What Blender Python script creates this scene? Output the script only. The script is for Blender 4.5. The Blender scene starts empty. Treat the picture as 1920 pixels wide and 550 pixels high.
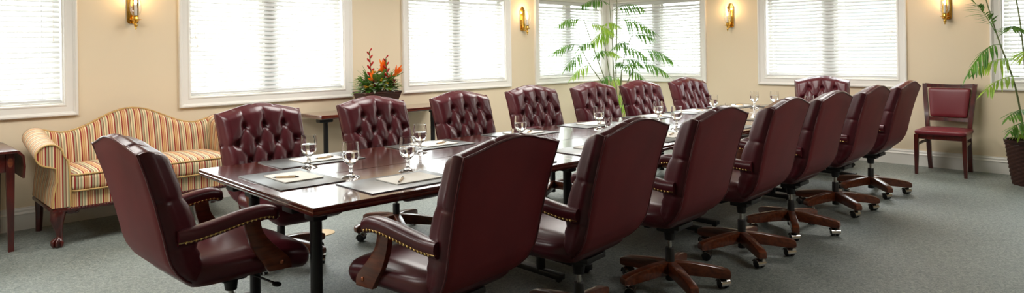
import bpy, bmesh, math, random
import numpy as np
from mathutils import Vector, Matrix
random.seed(7)
PI = math.pi
SC = bpy.context.scene
COL = SC.collection

# ------------------------------------------------------------------ camera, sky, lights, exposure
CAM_Z = 1.42
def make_camera():
    cd = bpy.data.cameras.new('camera'); co = bpy.data.objects.new('camera', cd); COL.objects.link(co)
    cd.sensor_width = 36; cd.lens = 36 * 1263 / 1920
    cd.shift_y = -178 / 1920; cd.clip_start = .02
    a = math.atan(.0135); c, s = math.cos(a), math.sin(a); q = 1 / math.sqrt(2)
    r0, u0 = Vector((q, -q, 0)), Vector((0, 0, 1))
    r = r0 * c - u0 * s; u = r0 * s + u0 * c; b = -Vector((q, q, 0))
    co.matrix_world = Matrix(((r.x, u.x, b.x, 0), (r.y, u.y, b.y, 0), (r.z, u.z, b.z, CAM_Z), (0, 0, 0, 1)))
    SC.camera = co
make_camera()
SC.view_settings.view_transform = 'Standard'; SC.view_settings.look = 'None'
SC.view_settings.gamma = 1; SC.view_settings.use_curve_mapping = False
SC.view_settings.exposure = 0.5
wd = bpy.data.worlds.new('sky'); SC.world = wd; wd.use_nodes = True
bg = wd.node_tree.nodes['Background']; bg.inputs[0].default_value = (.93, .97, 1, 1); bg.inputs[1].default_value = 9
def area(name, loc, rot, sx, sy, power, color=(1, 1, 1), portal=False):
    l = bpy.data.lights.new(name, 'AREA'); l.shape = 'RECTANGLE'; l.size = sx; l.size_y = sy
    l.energy = power; l.color = color
    if portal: l.cycles.is_portal = True
    o = bpy.data.objects.new(name, l); COL.objects.link(o); o.location = loc; o.rotation_euler = rot
    return o
YA, XB = 6.83, 9.06           # inner faces of the two window walls
XBK, YBK = -4.5, -4.5         # walls behind the camera
CEIL = 2.75
WB, WT = .92, 2.30            # outer bottom and top of the window casings
WIN_A = [(-.42, 1.47), (2.305, 4.20), (4.91, 6.79), (7.30, 9.03)]     # X ranges on the left wall
WIN_B = [(4.995, 6.80), (2.36, 4.205), (-.32, 1.535)]                  # Y ranges on the right wall
for i, (a, b) in enumerate(WIN_A):
    area('sky_portal', ((a + b) / 2, YA + .13, (WB + WT) / 2), (-PI / 2, 0, 0), b - a - .2, WT - WB - .2, 1, portal=True)
for i, (a, b) in enumerate(WIN_B):
    area('sky_portal', (XB + .13, (a + b) / 2, (WB + WT) / 2), (PI / 2, 0, PI / 2), b - a - .2, WT - WB - .2, 1, portal=True)
for x, y in ((.6, 4.6), (3.4, 5.0), (6.2, 5.0), (7.0, 2.6)):
    area('overhead_fill_light', (x, y, CEIL - .02), (0, 0, 0), 1.2, 1.2, 38, (1, .97, .92))  # added fill lamps under the ceiling, not known fixtures of the room
for x, y, w in ((-2.0, 4.2, 55), (4.6, -.6, 30)):
    area('overhead_fill_light', (x, y, CEIL - .02), (0, 0, 0), 1.2, 1.2, w, (1, .97, .94))  # extra fill lamps, added to brighten the near-end chair and near-row backs
SC.cycles.max_bounces = 10; SC.cycles.diffuse_bounces = 5; SC.cycles.glossy_bounces = 5
SC.cycles.transmission_bounces = 10; SC.cycles.transparent_max_bounces = 16
SC.cycles.caustics_reflective = False; SC.cycles.caustics_refractive = False
SC.cycles.sample_clamp_indirect = 6
SC.cycles.use_denoising = True

# ------------------------------------------------------------------ materials
def srgb(r, g, b):
    f = lambda c: (c / 255 / 12.92) if c / 255 <= .04045 else ((c / 255 + .055) / 1.055) ** 2.4
    return (f(r), f(g), f(b), 1)
def mat(name, col, rough=.5, metal=0, coat=0, coat_rough=.1, bump=None, spec=.5, trans=0, var=None):
    m = bpy.data.materials.new(name); m.use_nodes = True; nt = m.node_tree; p = nt.nodes['Principled BSDF']
    p.inputs['Base Color'].default_value = col; p.inputs['Roughness'].default_value = rough
    p.inputs['Metallic'].default_value = metal; p.inputs['Coat Weight'].default_value = coat
    p.inputs['Coat Roughness'].default_value = coat_rough; p.inputs['Specular IOR Level'].default_value = spec
    p.inputs['Transmission Weight'].default_value = trans
    tc = nt.nodes.new('ShaderNodeTexCoord')
    if var:                              # (scale, colour2, stretch)
        n = nt.nodes.new('ShaderNodeTexNoise'); n.inputs['Scale'].default_value = var[0]; n.inputs['Detail'].default_value = 6
        mp = nt.nodes.new('ShaderNodeMapping'); mp.inputs['Scale'].default_value = var[2]
        nt.links.new(tc.outputs['Object'], mp.inputs[0]); nt.links.new(mp.outputs[0], n.inputs['Vector'])
        r = nt.nodes.new('ShaderNodeValToRGB'); r.color_ramp.elements[0].position = .35; r.color_ramp.elements[1].position = .65
        r.color_ramp.elements[0].color = col; r.color_ramp.elements[1].color = var[1]
        nt.links.new(n.outputs['Fac'], r.inputs[0]); nt.links.new(r.outputs[0], p.inputs['Base Color'])
    if bump:                             # (scale, strength, distance)
        n = nt.nodes.new('ShaderNodeTexNoise'); n.inputs['Scale'].default_value = bump[0]; n.inputs['Detail'].default_value = 4
        nt.links.new(tc.outputs['Object'], n.inputs['Vector'])
        b = nt.nodes.new('ShaderNodeBump'); b.inputs['Strength'].default_value = bump[1]; b.inputs['Distance'].default_value = bump[2]
        nt.links.new(n.outputs['Fac'], b.inputs['Height']); nt.links.new(b.outputs[0], p.inputs['Normal'])
    return m
M = {}
M['wall'] = mat('tan_paint', srgb(232, 215, 186), .75, bump=(220, .04, .002))
M['ceiling'] = mat('ceiling_paint', srgb(238, 234, 226), .9)
M['trim'] = mat('white_trim_paint', srgb(236, 233, 226), .38)
M['blind'] = mat('blind_slat', srgb(218, 218, 216), .45)
M['leather'] = mat('burgundy_leather', srgb(86, 27, 36), .32, spec=.45, coat=.08, coat_rough=.16, bump=(260, .08, .002), var=(5, srgb(74, 23, 31), (1, 1, 1)))
M['leather_back'] = mat('burgundy_outside_back', srgb(120, 42, 46), .50, spec=.24, bump=(260, .06, .002), var=(3, srgb(106, 36, 41), (1, 1, 1)))
M['piping'] = mat('burgundy_piping', srgb(92, 32, 38), .3, coat=.3)
M['seat_red'] = mat('red_vinyl', srgb(108, 27, 37), .4, bump=(300, .08, .002))
M['mahogany'] = mat('mahogany_table', srgb(100, 40, 24), .2, coat=1, coat_rough=.09, var=(4, srgb(66, 22, 15), (1, 14, 14)), bump=(3, .03, .01))
M['edge'] = mat('mahogany_edge', srgb(92, 28, 24), .25, coat=.4)
M['cherry'] = mat('chair_wood', srgb(120, 60, 34), .28, coat=.35, var=(9, srgb(82, 38, 21), (1, 6, 6)))
M['darkwood'] = mat('dark_mahogany', srgb(84, 22, 16), .28, coat=.4, var=(6, srgb(52, 14, 11), (6, 6, 1)))
M['black'] = mat('black_steel', srgb(24, 25, 28), .38)
M['plastic'] = mat('black_plastic', srgb(20, 20, 22), .45)
M['chrome'] = mat('chrome', srgb(200, 196, 190), .18, metal=1)
M['brass'] = mat('polished_brass', srgb(226, 178, 82), .16, metal=1)
M['nail'] = mat('brass_nail', srgb(224, 190, 126), .22, metal=1)
M['copper'] = mat('copper_bolt', srgb(190, 120, 90), .3, metal=1)
M['pad'] = mat('desk_pad', srgb(40, 44, 44), .40, spec=.9, coat=.8, coat_rough=.3)
M['paper'] = mat('paper', srgb(244, 240, 230), .7)
M['penbody'] = mat('pen_wood', srgb(214, 184, 142), .4)
M['basket'] = mat('basket_wicker', srgb(70, 34, 22), .5, var=(60, srgb(38, 17, 12), (1, 1, 3)))
M['soil'] = mat('soil', srgb(48, 36, 26), .95, bump=(60, .6, .01))
M['planter'] = mat('planter_wood', srgb(74, 38, 22), .45, var=(12, srgb(44, 22, 14), (1, 1, 5)))
M['cane'] = mat('plant_cane', srgb(120, 128, 84), .5)
M['candle'] = mat('candle_sleeve', srgb(240, 234, 222), .5)
def leafmat(name, c1, c2):
    m = mat(name, c1, .42, var=(9, c2, (1, 1, 1))); nt = m.node_tree; p = nt.nodes['Principled BSDF']
    t = nt.nodes.new('ShaderNodeBsdfTranslucent'); mx = nt.nodes.new('ShaderNodeMixShader'); mx.inputs[0].default_value = .5
    ramp = [n for n in nt.nodes if n.type == 'VALTORGB'][0]
    nt.links.new(ramp.outputs[0], t.inputs[0]); nt.links.new(p.outputs[0], mx.inputs[1]); nt.links.new(t.outputs[0], mx.inputs[2])
    nt.links.new(mx.outputs[0], nt.nodes['Material Output'].inputs[0]); return m
M['leaf'] = leafmat('palm_leaf', srgb(122, 170, 66), srgb(74, 122, 48))
M['leaf_y'] = leafmat('young_palm_leaf', srgb(184, 212, 84), srgb(146, 190, 70))
M['fol'] = leafmat('foliage', srgb(122, 152, 66), srgb(72, 104, 44))
M['sage'] = leafmat('sage_leaf', srgb(212, 220, 202), srgb(160, 182, 146))
M['orange'] = leafmat('orange_petal', srgb(240, 130, 28), srgb(232, 104, 26))
M['redbract'] = leafmat('red_bract', srgb(206, 40, 26), srgb(190, 26, 24))
M['yellow'] = leafmat('yellow_bloom', srgb(226, 180, 30), srgb(200, 150, 30))
M['protea'] = leafmat('protea_bloom', srgb(150, 62, 66), srgb(106, 36, 44))
m = M['blind']; nt = m.node_tree; p = nt.nodes['Principled BSDF']
t = nt.nodes.new('ShaderNodeBsdfTranslucent'); t.inputs[0].default_value = srgb(250, 250, 248)
mx = nt.nodes.new('ShaderNodeMixShader'); mx.inputs[0].default_value = .06
nt.links.new(p.outputs[0], mx.inputs[1]); nt.links.new(t.outputs[0], mx.inputs[2]); nt.links.new(mx.outputs[0], nt.nodes['Material Output'].inputs[0])
def pane_mat():
    m = bpy.data.materials.new('window_glass'); m.use_nodes = True; nt = m.node_tree; nt.nodes.clear()
    o = nt.nodes.new('ShaderNodeOutputMaterial'); tr = nt.nodes.new('ShaderNodeBsdfTransparent'); tr.inputs[0].default_value = (.96, .98, .97, 1)
    g = nt.nodes.new('ShaderNodeBsdfGlossy'); g.inputs['Roughness'].default_value = .02
    mx = nt.nodes.new('ShaderNodeMixShader'); mx.inputs[0].default_value = .05
    nt.links.new(tr.outputs[0], mx.inputs[1]); nt.links.new(g.outputs[0], mx.inputs[2]); nt.links.new(mx.outputs[0], o.inputs[0]); return m
M['pane'] = pane_mat()
def glass_mat(name, ior):
    m = bpy.data.materials.new(name); m.use_nodes = True; nt = m.node_tree; nt.nodes.clear()
    o = nt.nodes.new('ShaderNodeOutputMaterial'); g = nt.nodes.new('ShaderNodeBsdfGlass'); g.inputs['Roughness'].default_value = 0
    g.inputs['IOR'].default_value = ior; nt.links.new(g.outputs[0], o.inputs[0]); return m
M['glass'] = glass_mat('clear_glass', 1.48); M['water'] = glass_mat('water', 1.33)
def shade_mat():          # thin blown glass of the sconce shades
    m = bpy.data.materials.new('thin_shade_glass'); m.use_nodes = True; nt = m.node_tree; nt.nodes.clear()
    o = nt.nodes.new('ShaderNodeOutputMaterial'); tr = nt.nodes.new('ShaderNodeBsdfTransparent')
    g = nt.nodes.new('ShaderNodeBsdfGlossy'); g.inputs['Roughness'].default_value = .03
    lw = nt.nodes.new('ShaderNodeLayerWeight'); lw.inputs[0].default_value = .35
    mx = nt.nodes.new('ShaderNodeMixShader'); nt.links.new(lw.outputs['Facing'], mx.inputs[0])
    nt.links.new(tr.outputs[0], mx.inputs[1]); nt.links.new(g.outputs[0], mx.inputs[2]); nt.links.new(mx.outputs[0], o.inputs[0]); return m
M['shade'] = shade_mat()
def flame_mat():
    m = bpy.data.materials.new('lit_bulb'); m.use_nodes = True; nt = m.node_tree; p = nt.nodes['Principled BSDF']
    p.inputs['Emission Color'].default_value = (1, .72, .38, 1); p.inputs['Emission Strength'].default_value = 9; return m
M['bulb'] = flame_mat()
def carpet_mat():
    m = mat('grey_green_carpet', srgb(112, 120, 116), .50, spec=.8); nt = m.node_tree; p = nt.nodes['Principled BSDF']
    tc = [n for n in nt.nodes if n.type == 'TEX_COORD'][0]
    n = nt.nodes.new('ShaderNodeTexNoise'); n.inputs['Scale'].default_value = 55; n.inputs['Detail'].default_value = 3; n.inputs['Distortion'].default_value = 1.6
    nt.links.new(tc.outputs['Object'], n.inputs['Vector'])
    r = nt.nodes.new('ShaderNodeValToRGB'); r.color_ramp.elements[0].position = .36; r.color_ramp.elements[1].position = .64
    r.color_ramp.elements[0].color = srgb(88, 99, 95); r.color_ramp.elements[1].color = srgb(142, 147, 140)
    nt.links.new(n.outputs['Fac'], r.inputs[0]); nt.links.new(r.outputs[0], p.inputs['Base Color'])
    b = nt.nodes.new('ShaderNodeBump'); b.inputs['Strength'].default_value = .5; b.inputs['Distance'].default_value = .006
    nt.links.new(n.outputs['Fac'], b.inputs['Height']); nt.links.new(b.outputs[0], p.inputs['Normal']); return m
M['carpet'] = carpet_mat()
def stripe_mat():         # reads the cloth's own running width, stored per point as 'stripe' (metres)
    m = mat('striped_fabric', srgb(222, 200, 150), .7, bump=(500, .15, .001)); nt = m.node_tree; p = nt.nodes['Principled BSDF']
    at = nt.nodes.new('ShaderNodeAttribute'); at.attribute_name = 'stripe'
    mu = nt.nodes.new('ShaderNodeMath'); mu.operation = 'MULTIPLY'; mu.inputs[1].default_value = 1 / .105
    fr = nt.nodes.new('ShaderNodeMath'); fr.operation = 'FRACT'
    nt.links.new(at.outputs['Fac'], mu.inputs[0]); nt.links.new(mu.outputs[0], fr.inputs[0])
    r = nt.nodes.new('ShaderNodeValToRGB'); cr = r.color_ramp; cr.interpolation = 'CONSTANT'
    A, R, G, S, P_, D = srgb(226, 206, 164), srgb(146, 28, 24), srgb(208, 176, 116), srgb(166, 158, 124), srgb(188, 116, 84), srgb(124, 52, 32)
    seq = [(0, A), (.08, R), (.17, G), (.25, P_), (.31, G), (.38, P_), (.44, A), (.53, R), (.62, S), (.75, D), (.80, A), (.89, S)]
    cr.elements[0].position, cr.elements[0].color = seq[0]; cr.elements[1].position, cr.elements[1].color = seq[1]
    for q, c in seq[2:]: e = cr.elements.new(q); e.color = c
    nt.links.new(fr.outputs[0], r.inputs[0]); nt.links.new(r.outputs[0], p.inputs['Base Color']); return m
M['stripe'] = stripe_mat()

# ------------------------------------------------------------------ mesh helpers
class MB:
    def __init__(s): s.v, s.f, s.st = [], [], []
    def add(s, v, f, st=None, mtx=None):
        n = len(s.v)
        for i, q in enumerate(v):
            q = Vector(q)
            if mtx is not None: q = mtx @ q
            s.v.append(tuple(q)); s.st.append(st[i] if st is not None else 0.0)
        s.f += [tuple(n + k for k in ff) for ff in f]
        return s
    def bm(s, bm, mtx=None):
        bm.verts.index_update()
        s.add([v.co for v in bm.verts], [[v.index for v in f.verts] for f in bm.faces], mtx=mtx); bm.free(); return s
    def box(s, c, d, bev=0, seg=2, mtx=None):
        b = bmesh.new(); bmesh.ops.create_cube(b, size=1)
        for v in b.verts: v.co = Vector((c[0] + v.co.x * d[0], c[1] + v.co.y * d[1], c[2] + v.co.z * d[2]))
        if bev: bmesh.ops.bevel(b, geom=b.edges[:], offset=bev, segments=seg, profile=.6, affect='EDGES')
        return s.bm(b, mtx)
    def prism(s, pts, axis, a, b_, bev=0, mtx=None):      # 2-D outline pushed along an axis from a to b_
        pos = {'x': lambda p, t: (t, p[0], p[1]), 'y': lambda p, t: (p[0], t, p[1]), 'z': lambda p, t: (p[0], p[1], t)}[axis]
        b = bmesh.new(); lo = [b.verts.new(pos(p, a)) for p in pts]; hi = [b.verts.new(pos(p, b_)) for p in pts]
        n = len(pts); b.faces.new(lo); b.faces.new(hi[::-1])
        for i in range(n): b.faces.new((lo[i], hi[i], hi[(i + 1) % n], lo[(i + 1) % n]))
        bmesh.ops.recalc_face_normals(b, faces=b.faces[:])
        if bev:
            es = [e for e in b.edges if len(e.link_faces) == 2 and any(len(f.verts) == n for f in e.link_faces)]
            bmesh.ops.bevel(b, geom=es, offset=bev, segments=2, profile=.6, affect='EDGES')
        return s.bm(b, mtx)
    def lathe(s, prof, seg=24, c=(0, 0, 0), mtx=None, cap=True):
        v, f = [], []
        for (r, z) in prof:
            for k in range(seg): v.append((c[0] + r * math.cos(2 * PI * k / seg), c[1] + r * math.sin(2 * PI * k / seg), c[2] + z))
        for i in range(len(prof) - 1):
            for k in range(seg): f.append((i * seg + k, i * seg + (k + 1) % seg, (i + 1) * seg + (k + 1) % seg, (i + 1) * seg + k))
        if cap:
            if prof[0][0] > 1e-5: f.append(tuple(range(seg))[::-1])
            if prof[-1][0] > 1e-5: f.append(tuple(range((len(prof) - 1) * seg, len(prof) * seg)))
        return s.add(v, f, mtx=mtx)
    def tube(s, path, r, seg=8, flat=1.0, mtx=None, closed=False, up=(0, 0, 1)):
        P = [Vector(p) for p in path]; n = len(P); R = r if hasattr(r, '__len__') else [r] * n
        v, f = [], []; prev = None
        for i in range(n):
            t = (P[(i + 1) % n] - P[i - 1]) if closed else (P[min(i + 1, n - 1)] - P[max(i - 1, 0)])
            t = t.normalized() if t.length > 1e-9 else Vector((0, 0, 1))
            if prev is None:
                a = Vector(up) - t * Vector(up).dot(t)
                if a.length < 1e-3: a = Vector((1, 0, 0)) - t * t.x
            else: a = prev - t * prev.dot(t)
            a.normalize(); prev = a; b = t.cross(a)
            for k in range(seg):
                th = 2 * PI * k / seg; v.append(P[i] + a * (R[i] * math.cos(th)) + b * (R[i] * flat * math.sin(th)))
        for i in range(n if closed else n - 1):
            j = (i + 1) % n
            for k in range(seg): f.append((i * seg + k, i * seg + (k + 1) % seg, j * seg + (k + 1) % seg, j * seg + k))
        if not closed: f.append(tuple(range(seg))[::-1]); f.append(tuple(range((n - 1) * seg, n * seg)))
        return s.add(v, f, mtx=mtx)
    def ball(s, c, r, seg=10, sc=(1, 1, 1), mtx=None):
        b = bmesh.new(); bmesh.ops.create_uvsphere(b, u_segments=seg, v_segments=max(6, seg * 2 // 3), radius=r)
        for v in b.verts: v.co = Vector((c[0] + v.co.x * sc[0], c[1] + v.co.y * sc[1], c[2] + v.co.z * sc[2]))
        return s.bm(b, mtx)
    def cushion(s, c, d, r, n=14, puff=(0, 0, 0), fn=None, stf=None, mtx=None):  # soft rounded box
        b = bmesh.new(); bmesh.ops.create_cube(b, size=2)
        bmesh.ops.subdivide_edges(b, edges=b.edges[:], cuts=n, use_grid_fill=True)
        for v in b.verts:
            q = v.co.copy(); o = []
            core = [d[i] / 2 - r for i in range(3)]; full = [q[i] * d[i] / 2 for i in range(3)]
            cl = [max(-core[i], min(core[i], full[i])) for i in range(3)]
            off = Vector([full[i] - cl[i] for i in range(3)])
            if off.length > 1e-9:
                mxo = max(abs(off.x), abs(off.y), abs(off.z)); off = off.normalized() * mxo
            p = Vector(cl) + off
            for i in range(3):
                j, k = (i + 1) % 3, (i + 2) % 3
                p[i] += puff[i] * q[i] * (1 - q[j] ** 2) * (1 - q[k] ** 2)
            p = p + Vector(c)
            if fn: p = Vector(fn(p))
            v.co = p
        b.verts.index_update()
        vs = [v.co.copy() for v in b.verts]; fs = [[v.index for v in f.verts] for f in b.faces]; b.free()
        return s.add(vs, fs, [stf(p) for p in vs] if stf else None, mtx)
    def build(s, name, m, parent=None, smooth=40, loc=None, attr=False):
        me = bpy.data.meshes.new(name); me.from_pydata(s.v, [], s.f); me.update()
        b = bmesh.new(); b.from_mesh(me); bmesh.ops.recalc_face_normals(b, faces=b.faces[:]); b.to_mesh(me); b.free()
        if attr:
            a = me.attributes.new('stripe', 'FLOAT', 'POINT'); a.data.foreach_set('value', s.st)
        me.materials.append(M[m] if isinstance(m, str) else m)
        if smooth: me.shade_smooth(); me.set_sharp_from_angle(angle=math.radians(smooth))
        o = bpy.data.objects.new(name, me); COL.objects.link(o)
        if parent: o.parent = parent
        if loc: o.location = loc
        return o
def thing(name, label, cat, loc=(0, 0, 0), rz=0, group=None):
    o = bpy.data.objects.new(name, None); COL.objects.link(o); o.location = loc; o.rotation_euler = (0, 0, rz)
    o.empty_display_size = .1; return tag(o, label, cat, group)
def tag(o, label, cat, group=None):
    o['label'] = label; o['category'] = cat
    if group: o['group'] = group
    return o
def struct(o): o['kind'] = 'structure'; return o
KIDS = {}
def copy_tree(o, parent=None):
    c = o.copy(); COL.objects.link(c)
    if parent: c.parent = parent
    for ch in list(o.children): copy_tree(ch, c)
    return c
def place(o, loc, rz, label): o.location = loc; o.rotation_euler = (0, 0, rz); o['label'] = label; return o
def spline(xs, ys, x):           # smooth monotone-ish interpolation
    return float(np.interp(x, xs, ys))
def catmull(P, n=8):
    P = [Vector(p) for p in P]; out = []
    for i in range(len(P) - 1):
        p0, p1, p2, p3 = P[max(i - 1, 0)], P[i], P[i + 1], P[min(i + 2, len(P) - 1)]
        for k in range(n):
            t = k / n
            out.append(.5 * ((2 * p1) + (p2 - p0) * t + (2 * p0 - 5 * p1 + 4 * p2 - p3) * t * t + (3 * p1 - p0 - 3 * p2 + p3) * t ** 3))
    out.append(P[-1]); return out

# ------------------------------------------------------------------ room shell
struct(MB().box(((XB + XBK) / 2, (YA + YBK) / 2, -.05), (XB - XBK + .4, YA - YBK + .4, .1)).build('floor', 'carpet', smooth=0))
struct(MB().box(((XB + XBK) / 2, (YA + YBK) / 2, CEIL + .05), (XB - XBK + .4, YA - YBK + .4, .1)).build('ceiling', 'ceiling', smooth=0))
OPEN = .10        # casing width outside the opening
WALL_T = .16
def wall_with_openings(name, ax, lo, hi, wins):
    m = MB()
    def put(a, b, z0, z1):
        if b - a < 1e-4 or z1 - z0 < 1e-4: return
        if ax == 'A': m.box(((a + b) / 2, YA + WALL_T / 2, (z0 + z1) / 2), (b - a, WALL_T, z1 - z0))
        else: m.box((XB + WALL_T / 2, (a + b) / 2, (z0 + z1) / 2), (WALL_T, b - a, z1 - z0))
    put(lo, hi, 0, WB + OPEN); put(lo, hi, WT - OPEN, CEIL)
    e = lo
    for a, b in sorted(wins): put(e, a + OPEN, WB + OPEN, WT - OPEN); e = b - OPEN
    put(e, hi, WB + OPEN, WT - OPEN)
    return struct(m.build(name, 'wall', smooth=0))
wall_with_openings('wall_left', 'A', XBK, XB + WALL_T, WIN_A)
wall_with_openings('wall_right', 'B', YBK, YA, WIN_B)
struct(MB().box((XBK - .05, (YA + YBK) / 2, CEIL / 2), (.1, YA - YBK + .2, CEIL)).build('wall_back', 'wall', smooth=0))
struct(MB().box(((XB + XBK) / 2, YBK - .05, CEIL / 2), (XB - XBK + .2, .1, CEIL)).build('wall_front', 'wall', smooth=0))
BASE = [(0, 0), (.022, 0), (.022, .125), (.026, .128), (.026, .134), (.016, .148), (.016, .164), (.010, .176), (.010, .184), (0, .184)]
struct(MB().prism([(YA - a, z) for a, z in BASE], 'x', XBK, XB).build('baseboard_left', 'trim', smooth=25))
struct(MB().prism([(XB - a, z) for a, z in BASE], 'y', YBK, YA).build('baseboard_right', 'trim', smooth=25))

# local window frame: s along the wall, w = distance into the room (negative = outwards), z up
def wmap(ax):
    return (lambda s_, w, z: (s_, YA - w, z)) if ax == 'A' else (lambda s_, w, z: (XB - w, s_, z))
CASE = [(0, 0), (0, .030), (.006, .034), (.018, .034), (.024, .026), (.030, .024), (.036, .018), (.080, .014), (.088, .020), (.098, .020), (.104, .012), (.104, 0)]   # (inwards from outer edge, towards room)
def ring(mb, f, a, b, z0, z1, prof):
    n = len(prof); v = []
    for (i, w) in prof:
        v += [f(a + i, w, z0 + i), f(b - i, w, z0 + i), f(b - i, w, z1 - i), f(a + i, w, z1 - i)]
    fc = []
    for k in range(n):
        k2 = (k + 1) % n
        for c in range(4):
            c2 = (c + 1) % 4; fc.append((k * 4 + c, k * 4 + c2, k2 * 4 + c2, k2 * 4 + c))
    mb.add(v, fc)
def fbox(mb, f, s0, s1, w0, w1, z0, z1):
    v = [f(s_, w, z) for s_ in (s0, s1) for w in (w0, w1) for z in (z0, z1)]
    mb.add(v, [(0, 1, 3, 2), (4, 6, 7, 5), (0, 4, 5, 1), (2, 3, 7, 6), (0, 2, 6, 4), (1, 5, 7, 3)])
def window(n, ax, a, b):
    f = wmap(ax); mb = MB(); ring(mb, f, a, b, WB, WT, CASE)
    root = struct(mb.build('window_%d' % n, 'trim', smooth=25))
    i0, i1, z0, z1 = a + OPEN, b - OPEN, WB + OPEN, WT - OPEN; mid = (a + b) / 2
    j = MB(); ring(j, f, i0, i1, z0, z1, [(0, .004), (.012, .004), (.012, -.155), (0, -.155)]); j.build('jamb', 'trim', root, smooth=0)
    mu = MB(); fbox(mu, f, mid - .06, mid + .06, -.15, -.075, z0, z1); mu.build('mullion', 'trim', root, smooth=0)
    for q0, q1 in ((i0 + .012, mid - .06), (mid + .06, i1 - .012)):
        sa = MB(); ring(sa, f, q0, q1, z0 + .012, z1 - .012, [(0, -.10), (.045, -.10), (.045, -.14), (0, -.14)])
        fr = sa.build('sash', 'trim', root, smooth=0)
        g = MB(); fbox(g, f, q0 + .04, q1 - .04, -.117, -.122, z0 + .05, z1 - .05); g.build('pane', 'pane', fr, smooth=0)
def blind(ax, a, b, label):
    f = wmap(ax); i0, i1, z0, z1 = a + OPEN + .02, b - OPEN - .02, WB + OPEN + .012, WT - OPEN - .015
    root = thing('window_blind', label, 'blind', f((a + b) / 2, -.045, z0), 0, 'white slatted window blinds')
    inv = Matrix.Translation(-Vector(f((a + b) / 2, -.045, z0)))
    def P(mb, name, m, smooth=0):
        o = mb.build(name, m, root, smooth); o.matrix_parent_inverse = Matrix(); o.data.transform(inv); return o
    sl = MB(); n = int((z1 - z0 - .09) / .0435); tilt = math.radians(44); hw = .025
    for k in range(n):
        zc = z0 + .055 + k * .0435; prev = None; v = []
        for e in (-1, 0, 1):
            w = -.045 + e * hw * math.cos(tilt); z = zc - e * hw * math.sin(tilt) + (.003 if e == 0 else 0)
            v += [f(i0, w, z), f(i1, w, z), f(i1, w, z - .0028), f(i0, w, z - .0028)]
        sl.add(v, [(0, 1, 5, 4), (4, 5, 9, 8), (3, 7, 6, 2), (7, 11, 10, 6), (8, 9, 10, 11), (0, 3, 2, 1), (0, 4, 7, 3), (4, 8, 11, 7), (1, 2, 6, 5), (5, 6, 10, 9)])
    P(sl, 'slats', 'blind')
    br = MB(); fbox(br, f, i0, i1, -.072, -.020, z0 + .006, z0 + .028); P(br, 'bottom_rail', 'blind')
    hr = MB(); fbox(hr, f, i0, i1, -.08, -.01, z1 - .05, z1); P(hr, 'headrail', 'blind')
    lad = MB()
    for t in (.08, .36, .64, .92):
        s_ = i0 + t * (i1 - i0)
        for w in (-.070, -.019): fbox(lad, f, s_ - .0012, s_ + .0012, w - .001, w + .001, z0 + .02, z1)
    P(lad, 'ladder_cord', 'blind')
    for s_, dz in ((i0 + .045, .0), (i0 + .065, -.09), (i1 - .05, -.03)):
        c = MB(); zt = 1.62 + dz
        fbox(c, f, s_ - .001, s_ + .001, -.013, -.011, zt, z1 - .03)
        c.lathe([(.002, .03), (.005, .024), (.006, .004), (.007, 0), (.0, 0)], 8, f(s_, -.012, zt - .028)); P(c, 'pull_cord', 'candle')
    return root
n = 1
for (ax, rng, labs) in (('A', WIN_A, ['white slatted blind in the window over the drop-leaf table', 'white slatted blind in the wide window over the sofa and first tufted chair',
        'white slatted blind in the window just right of the flower arrangement', 'white slatted blind left of the room corner, behind the tall palm']),
        ('B', WIN_B, ['white slatted blind right of the room corner, behind the tall palm', 'white slatted blind in the window behind the chair at the table head',
        'white slatted blind behind the palm in the wicker basket'])):
    for (a, b), lab in zip(rng, labs):
        window(n, ax, a, b); n += 1
        blind(ax, a, b, lab)
# pale clapboard house across the street, faint through the blinds
h = thing('neighbouring_house', 'pale house outside, faintly seen through the blind behind the table head', 'house', (17, 4.2, 0))
hb = MB().box((0, 0, 1.5), (5, 5.0, 3.0)); hb.build('siding', mat('house_siding', srgb(226, 226, 222), .8), h, 0)
MB().prism([(-2.8, 3.0), (2.8, 3.0), (0, 4.6)], 'y', -2.8, 2.8).build('roof', mat('house_roof', srgb(150, 150, 150), .9), h, 0)
for y in (-1.6, .2, 1.7):
    w = MB().box((-2.52, y, 1.7), (.06, .9, 1.3)).build('window', mat('house_window', srgb(90, 100, 106), .3), h, 0)
struct(MB().box((9, 9, -.3), (80, 80, .1)).build('ground', mat('outdoor_ground', srgb(186, 186, 180), .9), smooth=0))

# ------------------------------------------------------------------ conference chair
def rear_x(z): return spline([.372, .38, .40, .43, .47, .52, .57, .65, .8, .9, 1.0, 1.07], [-.03, -.065, -.11, -.155, -.195, -.224, -.240, -.257, -.293, -.322, -.355, -.38], z)
def thick(z): return spline([.372, .40, .45, .53, .62, .70, .80, .9, 1.0, 1.07], [.03, .08, .115, .135, .145, .142, .128, .118, .112, .100], z)
def half_w(z): return spline([.372, .378, .39, .41, .44, .48, .54, .6, .8, 1.0, 1.07], [.15, .175, .202, .230, .254, .270, .281, .285, .293, .302, .303], z)
Z_COR, CROWN, Z_BOT = 1.008, .053, .372
def ztop(s_): a = min(1, abs(s_) / .96); return Z_COR + CROWN * (.45 * (1 - a ** 2.4) + .55 * .5 * (1 + math.cos(PI * a)))
BC, BR = .143, .118
BUT = [(y * BC, z) for z, ys in ((.925, (-1, 0, 1)), (.925 - BR, (-1.5, -.5, .5, 1.5)), (.925 - 2 * BR, (-1, 0, 1)), (.925 - 3 * BR, (-1.5, -.5, .5, 1.5))) for y in ys]
SEG = []
for i, (y, z) in enumerate(BUT):
    for (y2, z2) in BUT[i + 1:]:
        if abs(abs(y2 - y) - BC / 2) < .005 and abs(abs(z2 - z) - BR) < .005: SEG.append((y, z, y2, z2))
for y in (-BC, 0, BC): SEG.append((y, .925, y * 1.08, 1.10))
for z in (.925 - BR, .925 - 3 * BR):
    for q in (-1, 1): SEG.append((q * 1.5 * BC, z, q * .33, z - .015))
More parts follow.
